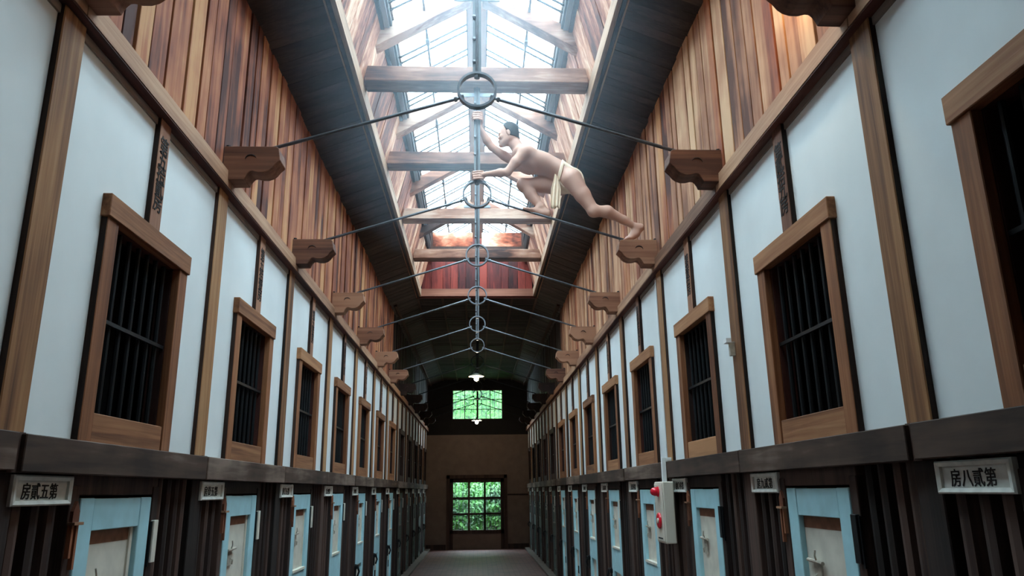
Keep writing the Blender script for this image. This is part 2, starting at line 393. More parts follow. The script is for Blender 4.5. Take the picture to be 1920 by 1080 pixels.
# exit door
de = structure('door_exit', MB().box(dx0, dx0+.10, ye+.01, ye+.07, 0, 1.94).box(dx1-.10, dx1, ye+.01, ye+.07, 0, 1.94).box(dx0, dx1, ye+.01, ye+.07, 1.83, 1.94).box(dx0, dx1, ye+.01, ye+.07, .42, .52), M_dark,
               label='dark glazed door at the far end with nine panes over a plain lower panel')
part('door_frame', MB().box(dx0-.09, dx0, ye-.035, ye+.10, 0, 2.04).box(dx1, dx1+.09, ye-.035, ye+.10, 0, 2.04).box(dx0-.09, dx1+.09, ye-.035, ye+.10, 1.94, 2.04), M_dark, de)
part('lower_panel', MB().box(dx0+.08, dx1-.08, ye+.03, ye+.05, .0, .44).box(dx0+.1, dx1-.1, ye+.02, ye+.035, .0, .09), M_endplaster, de)
px0, px1, pz0, pz1 = dx0+.10, dx1-.10, .52, 1.83
for i in (1, 2):
    x = px0+(px1-px0)*i/3; part('muntin', MB().box(x-.03, x+.03, ye+.015, ye+.06, pz0, pz1), M_dark, de)
    z = pz0+(pz1-pz0)*i/3; part('muntin', MB().box(px0, px1, ye+.018, ye+.057, z-.03, z+.03), M_dark, de)
for i in range(3):
    for j in range(3):
        part('pane', MB().box(px0+(px1-px0)*i/3, px0+(px1-px0)*(i+1)/3, ye+.036, ye+.039, pz0+(pz1-pz0)*j/3, pz0+(pz1-pz0)*(j+1)/3), M_glass, de)
for i in range(12):
    x = px0+.05+i*.115; part('iron_bar', MB().tube([(x, ye+.12, .4), (x, ye+.12, 1.9)], .008, 6), M_bar, de)
for zz in (.9, 1.35): part('iron_bar', MB().box(px0, px1, ye+.115, ye+.125, zz-.01, zz+.01), M_bar, de)

# ------------------------------------------------------------------ ceiling
def zc(x): return 4.80 - max(0, abs(x)-1.0)*.40        # underside of the ceiling
cl = structure('ceiling', MB().prism([(-W-.6, 4.64), (-W-.6, 5.15), (-1.02, 5.15), (-1.02, 4.86)], 'y', -4.2, YEND+.2)
               .prism([(W+.6, 4.64), (W+.6, 5.15), (1.02, 5.15), (1.02, 4.86)], 'y', -4.2, YEND+.2)
               .box(-1.1, 1.1, YS1+.05, YEND+.2, 4.86, 5.15).box(-1.1, 1.1, -4.2, YS0, 4.86, 5.3), M_black)
bw = .095
side_board = {}
for s in (-1, 1):
    mb = MB().prism([(s*1.0, 4.80), (s*1.52, 4.592), (s*1.52, 4.616), (s*1.0, 4.824)], 'y', .0015, bw-.0015)
    side_board[s] = mb.mesh('board', M_ceil)
mid_board = MB().box(-1.0, 1.0, .0015, bw-.0015, 4.80, 4.82).mesh('board', M_ceil)
y = -.5
while y < YEND-.02:
    for s in (-1, 1):
        link('board', side_board[s], cl, (0, y, rnd.uniform(-.003, .003)))
    if y > YS1+.06: link('board', mid_board, cl, (0, y, rnd.uniform(-.003, .003)))
    y += bw
for x in (-1.38, 1.38):
    part('batten', MB().box(x-.02, x+.02, YS1, YEND, zc(x)-.03, zc(x)+.02), M_batten, cl)
for x in (-1.02, -.6, -.2, .2, .6, 1.02):
    part('batten', MB().box(x-.018, x+.018, YS1+.06, YEND, 4.77, 4.805), M_batten, cl)
for s in (-1, 1):                                       # opening frame along the sides and its dark bead
    part('opening_frame', MB().box(s*.955, s*.99, YS0, YS1, 4.79, 4.93), M_opening, cl)
    part('bead', MB().box(s*.99, s*1.012, YS0, YS1+.03, 4.775, 4.81), M_dark, cl)
    part('bead', MB().box(s*1.024, s*1.034, YS0, YS1+.03, 4.775, 4.80), M_triml, cl)
part('opening_frame', MB().box(-.955, .955, YS1, YS1+.035, 4.80, 4.93), wood('pale_end_frame', [(120, 76, 60), (170, 116, 94)], 'x', 50), cl)
part('bead', MB().box(-1.03, 1.03, YS1+.035, YS1+.06, 4.775, 4.81), wood('red_end_bead', [(90, 40, 34), (130, 70, 58)], 'x', 50), cl)

# ------------------------------------------------------------------ skylight
sky = structure('skylight', loc=(0, YS1, 4.93))
sky['label'] = 'long glazed rooflight with timber sides above the corridor'
# sloping side boards
def wx(z): return .96 - .245*(z-4.93)
for s in (-1, 1):
    y = YS0
    ms = []
    for w_ in (.15, .19, .23):
        mb = MB().prism([(s*wx(4.92), 4.92-4.93), (s*wx(5.50), 5.50-4.93), (s*(wx(5.50)+.02), 5.50-4.93), (s*(wx(4.92)+.02), 4.92-4.93)], 'y', .003, w_-.003)
        ms.append((w_, mb.mesh('board', M_well)))
    while y < YS1-.03:
        w_, me = rnd.choice(ms)
        if y + w_ > YS1: break
        o = link('board', me, sky, (rnd.uniform(-.004, .006)*1, y-YS1, 0)); y += w_
    part('backing', MB().prism([(s*(wx(4.92)+.025), 4.92), (s*(wx(5.56)+.025), 5.56), (s*1.1, 5.56), (s*1.1, 4.92)], 'y', YS0, YS1+.05), M_dark, sky)
    # wall plates under the glass
    part('wall_plate', MB().box(s*.80, s*.86, YS0, YS1, 5.44, 5.50), M_bar if 0 else M_dark, sky)
    part('wall_plate', MB().box(s*.755, s*.80, YS0, YS1, 5.46, 5.53), wood('blue_grey_plate', [(96, 104, 112), (150, 160, 168)], 'y', 50), sky)
    part('wall_plate', MB().box(s*.735, s*.755, YS0, YS1, 5.475, 5.545), M_dark, sky)
    part('wall_plate', MB().box(s*.72, s*1.1, YS0, YS1+.05, 5.54, 5.62), M_truss, sky)
# ridge
part('ridge_board', MB().box(-.095, .095, YS0, YS1, 5.84, 5.88), wood('ridge_wood', [(150, 120, 104), (190, 160, 140)], 'y', 50), sky)
part('ridge_board', MB().box(-.10, -.09, YS0, YS1, 5.835, 5.92).box(.09, .10, YS0, YS1, 5.835, 5.92), M_dark, sky)
# panes, glazing bars
def gz(x): return 5.955 - .588*abs(x)
pw = BAY/4
panes = {}
for s in (-1, 1):
    for h, (xa, xb) in enumerate(((.09, .46), (.46, .80))):
        mb = MB().prism([(s*xa, gz(xa)-5.5), (s*xb, gz(xb)-5.5), (s*xb, gz(xb)-5.494), (s*xa, gz(xa)-5.494)], 'y', 0, pw)
        panes[s, h] = mb.mesh('pane', M_glass)
    bar = MB()
    for d in (0, .10):
        bar.prism([(s*.09, gz(.09)-5.515), (s*.80, gz(.80)-5.515), (s*.80, gz(.80)-5.5), (s*.09, gz(.09)-5.5)], 'y', d-.008, d+.008)
    barm = bar.mesh('glazing_bar', M_bar)
    y = YS0
    while y < YS1-.01:
        for h in (0, 1): link('pane', panes[s, h], sky, (0, y-YS1, 5.5-4.93))
        if y > .0: link('glazing_bar', barm, sky, (0, y-YS1, 5.5-4.93))
        y += pw
    part('purlin', MB().box(s*.46-.010, s*.46+.010, YS0, YS1, gz(.46)-.05, gz(.46)-.02), M_iron, sky)
    for k in range(2, 7):
        for q in (.35, 1.1): part('clamp', MB().box(s*.46-.018, s*.46+.018, K(k-1)+q, K(k-1)+q+.09, gz(.46)-.065, gz(.46)-.012), M_iron, sky)
# far end: red boards, then the stained board under the glass
x = -.95
while x < .95:
    w_ = rnd.choice((.13, .16, .2, .24)); xe = min(x+w_, .95)
    part('end_board', MB().box(x+.003, xe-.003, YS1+.03+rnd.uniform(0, .01), YS1+.05, 4.92, min(5.62, gz(max(abs(x), abs(xe)))-.02)), M_redend, sky, (x, YS1, 5))
    x = xe
part('end_backing', MB().prism([(-1.1, 4.86), (1.1, 4.86), (1.1, 5.6), (.72, 5.6), (0, 5.98), (-.72, 5.6), (-1.1, 5.6)], 'y', YS1+.052, YS1+.12), M_redend, sky)
part('end_backing', MB().prism([(-1.1, 4.86), (1.1, 4.86), (1.1, 5.6), (.72, 5.6), (0, 5.98), (-.72, 5.6), (-1.1, 5.6)], 'y', YS0-.12, YS0-.02), M_redend, sky)
for a, b in ((-.69, -.07), (.07, .69)):
    part('stained_board', MB().box(a, b, 11.0, 11.025, 5.245, 5.475), M_rust, sky, (a, 11, 5.3), bevel=.003)
part('stained_board_rail', MB().box(-.72, .72, 10.98, 11.04, 5.20, 5.24).box(-.72, -.69, 10.99, 11.03, 5.2, 5.50).box(.69, .72, 10.99, 11.03, 5.2, 5.50), M_dark, sky)

# trusses across the opening
for k in range(2, 6):
    yk = K(k)
    lab = {2: 'weathered timber roof truss nearest the camera, behind the largest iron ring',
           3: 'timber roof truss passing just behind the climbing figure',
           4: 'timber roof truss level with the climbing figure\'s front foot, second from the far end',
           5: 'stained timber roof truss farthest away, just before the red end boards'}[k]
    t = thing('roof_truss', lab, 'truss', (0, yk, 4.93), 'timber trusses across the skylight')
    part('crossbeam', MB().box(-.95, .95, yk-.10, yk+.10, 4.93, 5.07), M_truss, t, (0, yk, 4.93), bevel=.006)
    for s in (-1, 1):
        # rafter: lower edge from the side boards up to the ridge
        a, b = (s*.885, 5.275), (s*.05, 5.765)
        mb = MB().prism([a, b, (b[0], b[1]+.145), (a[0], a[1]+.175)], 'y', yk-.065, yk+.065)
        part('rafter', mb, M_truss, t, (s*.5, yk, 5.5), bevel=.004)
    part('gusset_plate', MB().box(-.20, .20, yk-.085, yk-.072, 5.735, 5.775), M_strap, t)

# ------------------------------------------------------------------ iron ties: ring, two rods, hanger
ZR = 3.945
def tie(k):
    yk = K(k)
    where = {1: 'nearest iron tie, with the largest ring overhead', 2: 'iron tie that the climbing figure holds and stands on', 3: 'iron tie just beyond the climbing figure, its ring under the farthest truss',
             4: 'iron tie with its ring at the far edge of the skylight opening', 5: 'iron tie with its ring just below the skylight end against the dark ceiling', 6: 'iron tie with a small ring just above the upper hanging lamp',
             7: 'iron tie directly above the upper lamp shade', 8: 'dim iron tie between the upper lamp and the gable window top', 9: 'faint iron tie crossing above the gable window',
             10: 'iron tie seen dark against the upper half of the gable window', 11: 'iron tie seen dark against the lower half of the gable window'}[k]
    t = thing('iron_tie', where, 'tie rod', (0, yk, ZR), 'iron ties across the corridor')
    irn = M_iron if k < 7 else M_bar; stp = M_strap if k < 7 else M_bar  # far ties get darker iron in place of the dim light there
    ro, ri, hw = .121, .107, .021
    mb = MB().lathe([(ri, -hw), (ro, -hw), (ro, hw), (ri, hw), (ri, -hw)], (0, yk, ZR), 'y', 40)
    part('ring', mb, irn, t, smooth=False)
    for s in (-1, 1):
        p0 = Vector((s*.085, yk, 3.900)); p1 = Vector((s*1.225, yk, 3.5420))
        part('rod', MB().tube([p0, p1], .0105, 10), irn, t, smooth=False)
        d = (p1-p0).normalized()
        part('nut', MB().tube([p0-d*.004, p0+d*.018], .019, 6).tube([p0+d*.040, p0+d*.056], .017, 6), stp, t)
    top = 4.93 if k <= 5 else 4.79
    part('hanger', MB().box(-.026, .026, yk+.004, yk+.012, ZR+.115, top), stp, t)
    part('hanger_rod', MB().tube([(0, yk-.004, ZR+.105), (0, yk-.004, top)], .008, 8), irn, t)
    part('nut', MB().tube([(0, yk, ZR+.085), (0, yk, ZR+.108)], .018, 6), irn, t)
    for z in np.arange(ZR+.2, top-.05, .16):
        part('bolt', MB().lathe([(0, -.014), (.010, -.012), (.012, 0)], (-.017, yk+.004, z), 'y', 8), irn, t)
for k in range(1, 12): tie(k)

# ------------------------------------------------------------------ carved brackets
prof = [(1.48, 3.53), (1.165, 3.53), (1.150, 3.518), (1.138, 3.445), (1.150, 3.432), (1.165, 3.418), (1.180, 3.395), (1.200, 3.378), (1.228, 3.368), (1.262, 3.368), (1.290, 3.376), (1.306, 3.374), (1.318, 3.362), (1.328, 3.345), (1.336, 3.324), (1.48, 3.322)]
def bracket(s, k):
    t = thing('carved_bracket', '', 'bracket', (s*W, K(k), 3.42), 'carved brackets along the %s wall' % SIDE[s])
    nm = 'carved wooden bracket on the %s wall, ' % SIDE[s]
    if k == 2 and s > 0: t['label'] = nm + 'the one under the climbing figure\'s rear foot'
    elif k == 0: t['label'] = nm + 'cut off by the top edge of the picture'
    else: t['label'] = nm + ORD[k] + ' along from the cut-off one'
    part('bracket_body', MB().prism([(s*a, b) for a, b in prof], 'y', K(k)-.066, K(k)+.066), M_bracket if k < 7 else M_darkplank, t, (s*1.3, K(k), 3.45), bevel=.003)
    # crescent cut on the near face
    c = Vector((s*1.305, K(k)-.067, 3.447)); pts = []
    for i in range(9):
        a = math.radians(20+i*20); pts.append(c + Vector((-s*.032*math.cos(a), 0, .028*math.sin(a))))
    part('crescent_mark', MB().tube(pts, [.001, .0025, .004, .005, .005, .005, .004, .0025, .001], 5), M_dark, t)
    part('anchor_bolt', MB().tube([(s*1.45, K(k)-.03, 3.528), (s*1.45, K(k)-.03, 3.548)], .014, 6), M_bar, t)
for s in (-1, 1):
    for k in range(0, 12): bracket(s, k)

# ------------------------------------------------------------------ barred cell windows
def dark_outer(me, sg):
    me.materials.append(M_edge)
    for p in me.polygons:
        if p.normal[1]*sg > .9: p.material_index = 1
wi = 0
for s in (-1, 1):
    for k in (range(0, 12) if s < 0 else range(-1, 12)):
        wi += 1
        y = K(k); xf, xb = s*(W-.003), s*(W+.035)
        n = k if s < 0 else k+1
        w = structure('window_%d' % wi, loc=(s*W, y+.82, 1.79), label='barred wooden cell window on the %s wall, %s from the camera' % (SIDE[s], ORD[n]))
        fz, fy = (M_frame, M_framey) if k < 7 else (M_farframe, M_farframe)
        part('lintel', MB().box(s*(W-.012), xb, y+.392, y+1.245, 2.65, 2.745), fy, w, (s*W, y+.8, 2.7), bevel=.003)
        for a, b in ((.402, .495), (1.142, 1.235)):
            jo = part('jamb', MB().box(xf, xb, y+a, y+b, 1.775, 2.65), fz, w, (s*W, y+a, 1.8), bevel=.003)
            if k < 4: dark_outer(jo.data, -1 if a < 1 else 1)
        part('sill_panel', MB().box(s*(W+.002), xb, y+.50, y+1.137, 1.775, 1.889), fy, w, (s*W, y+.8, 1.8), bevel=.003)
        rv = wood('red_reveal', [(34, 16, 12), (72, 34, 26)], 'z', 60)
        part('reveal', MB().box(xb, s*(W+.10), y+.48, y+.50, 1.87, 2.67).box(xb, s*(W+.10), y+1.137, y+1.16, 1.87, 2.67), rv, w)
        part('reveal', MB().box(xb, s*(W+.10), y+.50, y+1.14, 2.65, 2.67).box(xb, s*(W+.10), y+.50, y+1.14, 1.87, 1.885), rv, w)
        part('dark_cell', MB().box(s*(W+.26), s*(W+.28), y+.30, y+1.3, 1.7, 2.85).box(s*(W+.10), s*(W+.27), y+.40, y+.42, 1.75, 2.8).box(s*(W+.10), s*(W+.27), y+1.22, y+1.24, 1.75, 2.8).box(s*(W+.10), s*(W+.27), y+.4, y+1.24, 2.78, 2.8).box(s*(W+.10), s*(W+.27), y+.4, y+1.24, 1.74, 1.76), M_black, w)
        for i in range(7):
            yy = y+.50+.64*(i+.5)/7
            part('iron_bar', MB().tube([(s*(W+.060), yy, 1.885), (s*(W+.060), yy, 2.655)], .0115, 8), M_bar, w)
        part('cross_bar', MB().box(s*(W+.036), s*(W+.048), y+.50, y+1.14, 2.252, 2.268), M_bar, w)

# ------------------------------------------------------------------ cell doors
di = 0
for s in (-1, 1):
    for k in (range(0, 12) if s < 0 else range(-1, 12)):
        di += 1
        ya, yb = sorted((bay_y(s, k, .49), bay_y(s, k, 1.105)))
        X = lambda d: s*(W+d)
        pb, pc = (M_blue, M_cream) if k < 7 else (M_dullblue, M_dullcream)  # far doors: shade of the unlit end put into the paint colours
        d = structure('door_%d' % di, loc=(s*W, (ya+yb)/2, 0), label=('pale blue cell door on the %s wall, %s from the camera' % (SIDE[s], ORD[k])) if k >= 0 else 'pale blue cell door on the right wall, just outside the picture')
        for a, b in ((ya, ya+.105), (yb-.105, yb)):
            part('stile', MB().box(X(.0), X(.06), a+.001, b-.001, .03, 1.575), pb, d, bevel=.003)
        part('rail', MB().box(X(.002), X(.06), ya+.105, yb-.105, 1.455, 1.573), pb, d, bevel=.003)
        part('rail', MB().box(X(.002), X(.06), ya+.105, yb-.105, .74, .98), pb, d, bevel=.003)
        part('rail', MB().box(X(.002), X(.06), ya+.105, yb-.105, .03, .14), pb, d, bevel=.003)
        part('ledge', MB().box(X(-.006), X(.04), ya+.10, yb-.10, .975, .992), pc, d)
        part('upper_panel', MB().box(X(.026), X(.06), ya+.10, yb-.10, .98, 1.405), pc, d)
        part('upper_strip', MB().box(X(.0255), X(.06), ya+.10, yb-.10, 1.403, 1.46), plain('bare_wood_with_shade', (134, 92, 68), .8, noise=.3, nscale=20), d)  # unpainted wood; its brown also holds the recess shadow
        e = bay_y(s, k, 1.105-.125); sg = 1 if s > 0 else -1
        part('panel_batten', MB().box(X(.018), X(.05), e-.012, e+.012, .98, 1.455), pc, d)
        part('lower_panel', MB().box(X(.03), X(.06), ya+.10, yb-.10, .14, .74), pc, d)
        part('food_slot', MB().box(X(.022), X(.036), ya+.2, yb-.2, .40, .50), M_black, d)
        yl = bay_y(s, k, .70)
        lk = part('lock_plate', MB().box(X(.018), X(.030), yl-.035, yl+.035, 1.17, 1.265), M_lock, d, bevel=.003)
        part('bolt', MB().tube([(X(.012), yl-.07, 1.262), (X(.012), yl+.075, 1.268)], .008, 8).tube([(X(.012), yl-.01, 1.265), (X(.002), yl-.02, 1.29), (X(.0), yl-.035, 1.315)], .004, 6).tube([(X(.016), yl, 1.215), (X(.004), yl+.006, 1.205), (X(.008), yl+.012, 1.18)], .0045, 6), M_lock, lk)
        ly = bay_y(s, k, .47)
        part('latch', MB().box(X(-.03), X(.0), ly-.05, ly+.08, .71, .75).tube([(X(-.03), ly, .74), (X(-.05), ly, .68), (X(-.03), ly, .62)], .012, 6).box(X(-.015), X(0), ly-.02, ly+.02, .60, .76), M_bar, d)

# number plaques, tally holders, strips
for s in (-1, 1):
    for k in (range(0, 12) if s < 0 else range(-1, 12)):
        n = (52-k) if s < 0 else (29+k)
        off = .035 if s < 0 else .065
        ya, yb = sorted((bay_y(s, k, off), bay_y(s, k, off+.36)))
        yc = (ya+yb)/2; zc_ = 1.602
        txt = sign_text(n)
        t = thing('number_plaque', 'white framed number plaque painted %s, %s from the camera on the %s wall' % (txt, ORD[k if s < 0 else k+1], SIDE[s]), 'sign', (s*(W-.01), yc, zc_), 'door number plaques on the %s wall' % SIDE[s])
        x0, x1 = s*(W-.011), s*(W+.01)
        fr = MB()
        o_, i_ = (.178, .049), (.155, .032)
        # bevelled frame in four mitred lengths
        def ring(a, b, x): return [(x, yc-a, zc_-b), (x, yc+a, zc_-b), (x, yc+a, zc_+b), (x, yc-a, zc_+b)]
        vs = ring(*o_, x1) + ring(*o_, x0) + ring(.172, .044, s*(W-.016)) + ring(*i_, s*(W-.012)) + ring(*i_, s*(W-.002))
        fs = [(r*4+i, r*4+(i+1) % 4, (r+1)*4+(i+1) % 4, (r+1)*4+i) for r in range(4) for i in range(4)]
        part('frame', MB().add(vs, fs), M_sign, t)
        part('face', MB().box(s*(W-.003), x1, yc-.158, yc+.158, zc_-.034, zc_+.034), M_sign, t)
        if k < 9:
            wall_text(text_mesh(txt, .056, M_ink, space=1.06, squeeze=.93), s, s*(W-.0042), yc-(.01 if s < 0 else -.01), zc_-.002, t)
        yt = bay_y(s, k, .445)
        if k < 0: continue
        # wooden tally holder with pointed top
        t = thing('tally_holder', 'pointed reddish wooden tally holder beside the %s blue door from the camera, %s wall' % (ORD[k], SIDE[s]), 'tally', (s*(W-.01), yt, 1.43), 'tally holders beside the cell doors')
        x0, x1 = s*(W-.012), s*(W+.0)
        part('back_plate', MB().prism([(yt-.022, 1.49), (yt+.022, 1.49), (yt+.022, 1.53), (yt, 1.565), (yt-.022, 1.53)], 'x', x0, x1), M_tally, t)
        part('shelf', MB().box(s*(W-.026), x1, yt-.032, yt+.032, 1.482, 1.492), M_triml, t)
        part('slat', MB().box(s*(W-.016), x1, yt-.028, yt-.014, 1.37, 1.485).box(s*(W-.015), x1, yt+.006, yt+.02, 1.33, 1.485), M_tally, t)
        # strip beside the door
        ys = bay_y(s, k, 1.145)
        cream = (s < 0) or k >= 3
        t = tag(part('door_strip', MB().box(s*(W-.016), s*(W+.0), ys-.022, ys+.022, 1.295, 1.475), M_cream if cream else M_bar, None, (s*W, ys, 1.38), bevel=.002),
                ('thin cream' if cream else 'thin black') + ' strip fixed beside the %s blue door from the camera, %s wall' % (ORD[k], SIDE[s]), 'strip', 'strips beside the cell doors')
        part('backing_slip', MB().box(s*(W-.008), s*(W+.0), ys-.034, ys-.022, 1.28, 1.47), M_bar, t)

# ------------------------------------------------------------------ fire alarm box and its conduit
t = thing('alarm_box', 'ivory alarm box with red lamp and red push button on the right wall', 'alarm', (W-.05, 5.66, 1.415))
xa = W-.118
part('case', MB().box(xa, W-.04, 5.53, 5.80, 1.20, 1.63), M_box, t, bevel=.006)
part('cover_plate', MB().box(xa-.006, xa, 5.545, 5.785, 1.215, 1.615), M_box, t, bevel=.002)
part('red_lamp', MB().lathe([(.030, 0), (.032, -.012), (.031, -.030), (.024, -.048), (.012, -.058), (0, -.060)], (xa-.006, 5.66, 1.56), 'x', 20), M_red, t, smooth=True)
part('lamp_base', MB().lathe([(.037, 0), (.037, -.008), (.030, -.010)], (xa-.006, 5.66, 1.56), 'x', 20), M_red, t)
part('push_button', MB().lathe([(.056, 0), (.056, -.010), (.048, -.016), (.020, -.014), (0, -.012)], (xa-.006, 5.66, 1.355), 'x', 24), M_red, t, smooth=True)
part('button_centre', MB().lathe([(.020, -.012), (.018, -.020), (0, -.021)], (xa-.006, 5.66, 1.355), 'x', 16), M_box, t)
part('label_strip', MB().box(xa-.008, xa-.005, 5.60, 5.73, 1.228, 1.238), M_ink, t)
c = tag(part('conduit', MB().box(W-.075, W-.045, 5.69, 5.725, 1.62, ZB1+.03).box(W-.045, W+.0, 5.69, 5.725, ZB1+.005, ZB1+.03), M_conduit, None, (W-.06, 5.7, 1.7), bevel=.002),
        'white conduit rising from the alarm box over the dark beam', 'conduit')
part('upper_run', MB().box(W-.004, W+.02, 5.812, 5.832, ZB1, ZT), M_conduit, c)
lt = tag(part('small_latch', MB().box(W-.03, W, 4.10, 4.125, 2.30, 2.38), M_lock, None, (W, 4.11, 2.34), bevel=.002), 'small metal latch fixed to the second timber post of the right wall', 'latch')
part('hook', MB().box(W-.05, W-.02, 4.095, 4.15, 2.375, 2.40), M_conduit, lt)

# ------------------------------------------------------------------ lamps
def lamp(y, z, label, power):
    t = thing('pendant_lamp', label, 'lamp', (0, y, z), 'bare bulb pendant lamps')
    part('cord', MB().tube([(-.02, y, z+.10), (-.02, y, 4.79)], .005, 6), M_bar, t)
    part('socket', MB().lathe([(0, .115), (.02, .11), (.022, .05), (.02, .03)], (-.02, y, z), 'z', 14), M_bar, t)
    part('shade', MB().lathe([(.024, .075), (.04, .068), (.085, .045), (.14, .018), (.142, .012), (.138, .012), (.085, .038), (.03, .06), (.024, .07)], (-.02, y, z), 'z', 28), plain('white_enamel', (226, 224, 214), .3), t, smooth=True)
    pr = [(0.012, .03)] + [(.044*math.sin(a), -.028+.046*math.cos(a)) for a in np.linspace(.6, math.pi-.02, 9)]
    part('bulb', MB().lathe(pr, (-.02, y, z), 'z', 16), plain('glowing_bulb', (255, 240, 210), .3, emis=(255, 222, 160), es=60), t, smooth=True)
    l = bpy.data.lights.new('bulb_light', 'POINT'); l.energy = power; l.color = (1, .84, .64); l.shadow_soft_size = .04
    o = bpy.data.objects.new('bulb_light', l); COL.objects.link(o); o.parent = t; o.location = (-.02, 0, -.105)
lamp(K(7)-.35, 3.60, 'upper hanging lamp with a white enamel shade and lit bulb', 16)
lamp(20.3, 3.40, 'lower hanging lamp, lit, just beneath the gable window', 16)
# small lamp on the nearest right bracket, out of the picture's top
l = thing('bracket_lamp', 'small lit lamp above the right bracket cut off by the picture top', 'lamp', (1.24, 2.75, 3.95))
part('socket', MB().tube([(1.24, 2.75, 3.98), (1.30, 2.75, 4.05), (W, 2.75, 4.06)], .012, 8), M_bar, l)
part('bulb', MB().lathe([(0, -.04), (.02, -.035), (.03, -.01), (.024, .015), (.012, .03)], (1.24, 2.75, 3.95), 'z', 14), plain('glowing_bulb', (255, 240, 210), .3), l, smooth=True)
pl = bpy.data.lights.new('bulb_light', 'POINT'); pl.energy = 11; pl.color = (1, .72, .36); pl.shadow_soft_size = .03
o = bpy.data.objects.new('bulb_light', pl); COL.objects.link(o); o.parent = l; o.location = (0, 0, -.08)

# ------------------------------------------------------------------ climbing figure (one continuous surface from a distance field)
yc = 5.74
def rc(a, b, ra, rb, k=.02): return ('c', a, b, ra, rb, k)
def el(c, r, rot=0, k=.03): return ('e', c, r, rot, k)       # rot about the y axis, degrees
def bar(*q): return q
LS = (.385, 5.595, 4.262); LE = (.245, 5.60, 4.082); LW = (.078, 5.675, 4.098)
RS = (.345, 5.875, 4.285); RE = (.125, 5.845, 4.425); RW = (.020, 5.772, 4.575)
LH = (.775, 5.645, 4.045); LK = (.945, 5.64, 3.765); LA = (1.305, 5.72, 3.655)
RH = (.70, 5.83, 4.06); RK = (.385, 5.81, 4.065); RA = (.530, 5.765, 3.850)
sp = 27
prims = [
 # torso: rib cage, waist, pelvis, shoulders
 el((.430, yc, 4.258), (.150, .140, .086), sp, .03), el((.52, yc, 4.238), (.135, .128, .086), sp, .04),
 el((.60, yc, 4.205), (.12, .114, .076), 30, .05), el((.69, yc, 4.152), (.11, .120, .078), 38, .05),
 el((.76, yc, 4.082), (.095, .135, .082), 45, .05),
 el((.795, 5.675, 4.058), (.072, .070, .074), 40, .03), el((.785, 5.805, 4.062), (.072, .070, .074), 40, .03),
 el((.395, 5.655, 4.285), (.080, .066, .050), 20, .04), el((.385, 5.825, 4.292), (.080, .066, .050), 20, .04),
 el((.400, 5.68, 4.208), (.080, .060, .038), 30, .04), el((.400, 5.80, 4.212), (.080, .060, .038), 30, .04),
 rc((.395, yc, 4.318), (.325, yc, 4.39), .060, .048, .04),
 # near arm
 rc((.42, 5.635, 4.275), LS, .050, .048, .04), rc(LS, (.315, 5.59, 4.170), .047, .040, .02), rc((.315, 5.59, 4.170), LE, .040, .032, .02),
 rc(LE, (.190, 5.62, 4.086), .033, .035, .015), rc((.190, 5.62, 4.086), LW, .035, .021, .015),
 # far arm
 rc((.40, 5.85, 4.290), RS, .050, .047, .04), rc(RS, (.235, 5.86, 4.352), .045, .038, .02), rc((.235, 5.86, 4.352), RE, .038, .032, .02),
 rc(RE, (.085, 5.82, 4.475), .033, .034, .015), rc((.085, 5.82, 4.475), RW, .034, .021, .015),
 # near leg
 rc(LH, (.86, 5.64, 3.905), .082, .064, .03), rc((.86, 5.64, 3.905), LK, .064, .047, .02), el(LK, (.050, .048, .050), 0, .02),
 rc(LK, (1.06, 5.655, 3.765), .045, .050, .02), rc((1.06, 5.655, 3.762), (1.20, 5.69, 3.705), .049, .034, .02), rc((1.20, 5.69, 3.705), LA, .034, .025, .02),
 # far leg
 rc(RH, (.54, 5.825, 4.072), .080, .066, .03), rc((.54, 5.825, 4.072), RK, .066, .050, .02), el(RK, (.050, .050, .053), 0, .02),
 rc(RK, (.445, 5.80, 3.975), .046, .050, .02), rc((.45, 5.80, 3.965), RA, .049, .029, .02),
 # near foot, toes down on the bracket
 rc(LA, (1.338, 5.725, 3.655), .028, .030, .02), rc((1.338, 5.725, 3.652), (1.300, 5.726, 3.600), .030, .030, .02), rc(LA, (1.255, 5.726, 3.565), .028, .024, .02),
 rc((1.300, 5.726, 3.600), (1.245, 5.728, 3.556), .030, .022, .02), el((1.235, 5.728, 3.556), (.030, .042, .020), 0, .015),
 # far foot along the rod
 rc(RA, (.575, 5.755, 3.795), .030, .030, .02), rc(RA, (.470, 5.745, 3.806), .030, .024, .02), rc((.575, 5.752, 3.780), (.455, 5.742, 3.803), .027, .022, .02), el((.440, 5.742, 3.806), (.034, .042, .019), 8, .015),
 # head
 el((.274, yc, 4.515), (.076, .070, .084), 0, .02), el((.258, yc, 4.478), (.068, .063, .080), 10, .02), rc((.262, yc, 4.44), (.212, yc, 4.398), .050, .026, .025),
 rc((.215, 5.72, 4.41), (.275, 5.69, 4.44), .018, .016, .02), rc((.215, 5.76, 4.41), (.275, 5.79, 4.44), .018, .016, .02),
 rc((.322, yc, 4.40), (.300, yc, 4.46), .046, .048, .03),
 el((.193, yc, 4.488), (.014, .040, .012), 0, .012),                            # brow
 rc((.194, yc, 4.482), (.183, yc, 4.455), .006, .010, .008), el((.187, 5.731, 4.451), (.008, .007, .006), 0, .004), el((.187, 5.749, 4.451), (.008, .007, .006), 0, .004),
 el((.184, yc, 4.426), (.012, .020, .006), 0, .004), el((.187, yc, 4.414), (.012, .018, .006), 0, .004), el((.196, yc, 4.388), (.014, .018, .013), 0, .01),
 el((.205, 5.705, 4.452), (.022, .018, .020), 0, .015), el((.205, 5.775, 4.452), (.022, .018, .020), 0, .015),
 el((.262, 5.668, 4.478), (.016, .008, .029), -12, .004), el((.262, 5.812, 4.478), (.016, .008, .029), -12, .004),
]
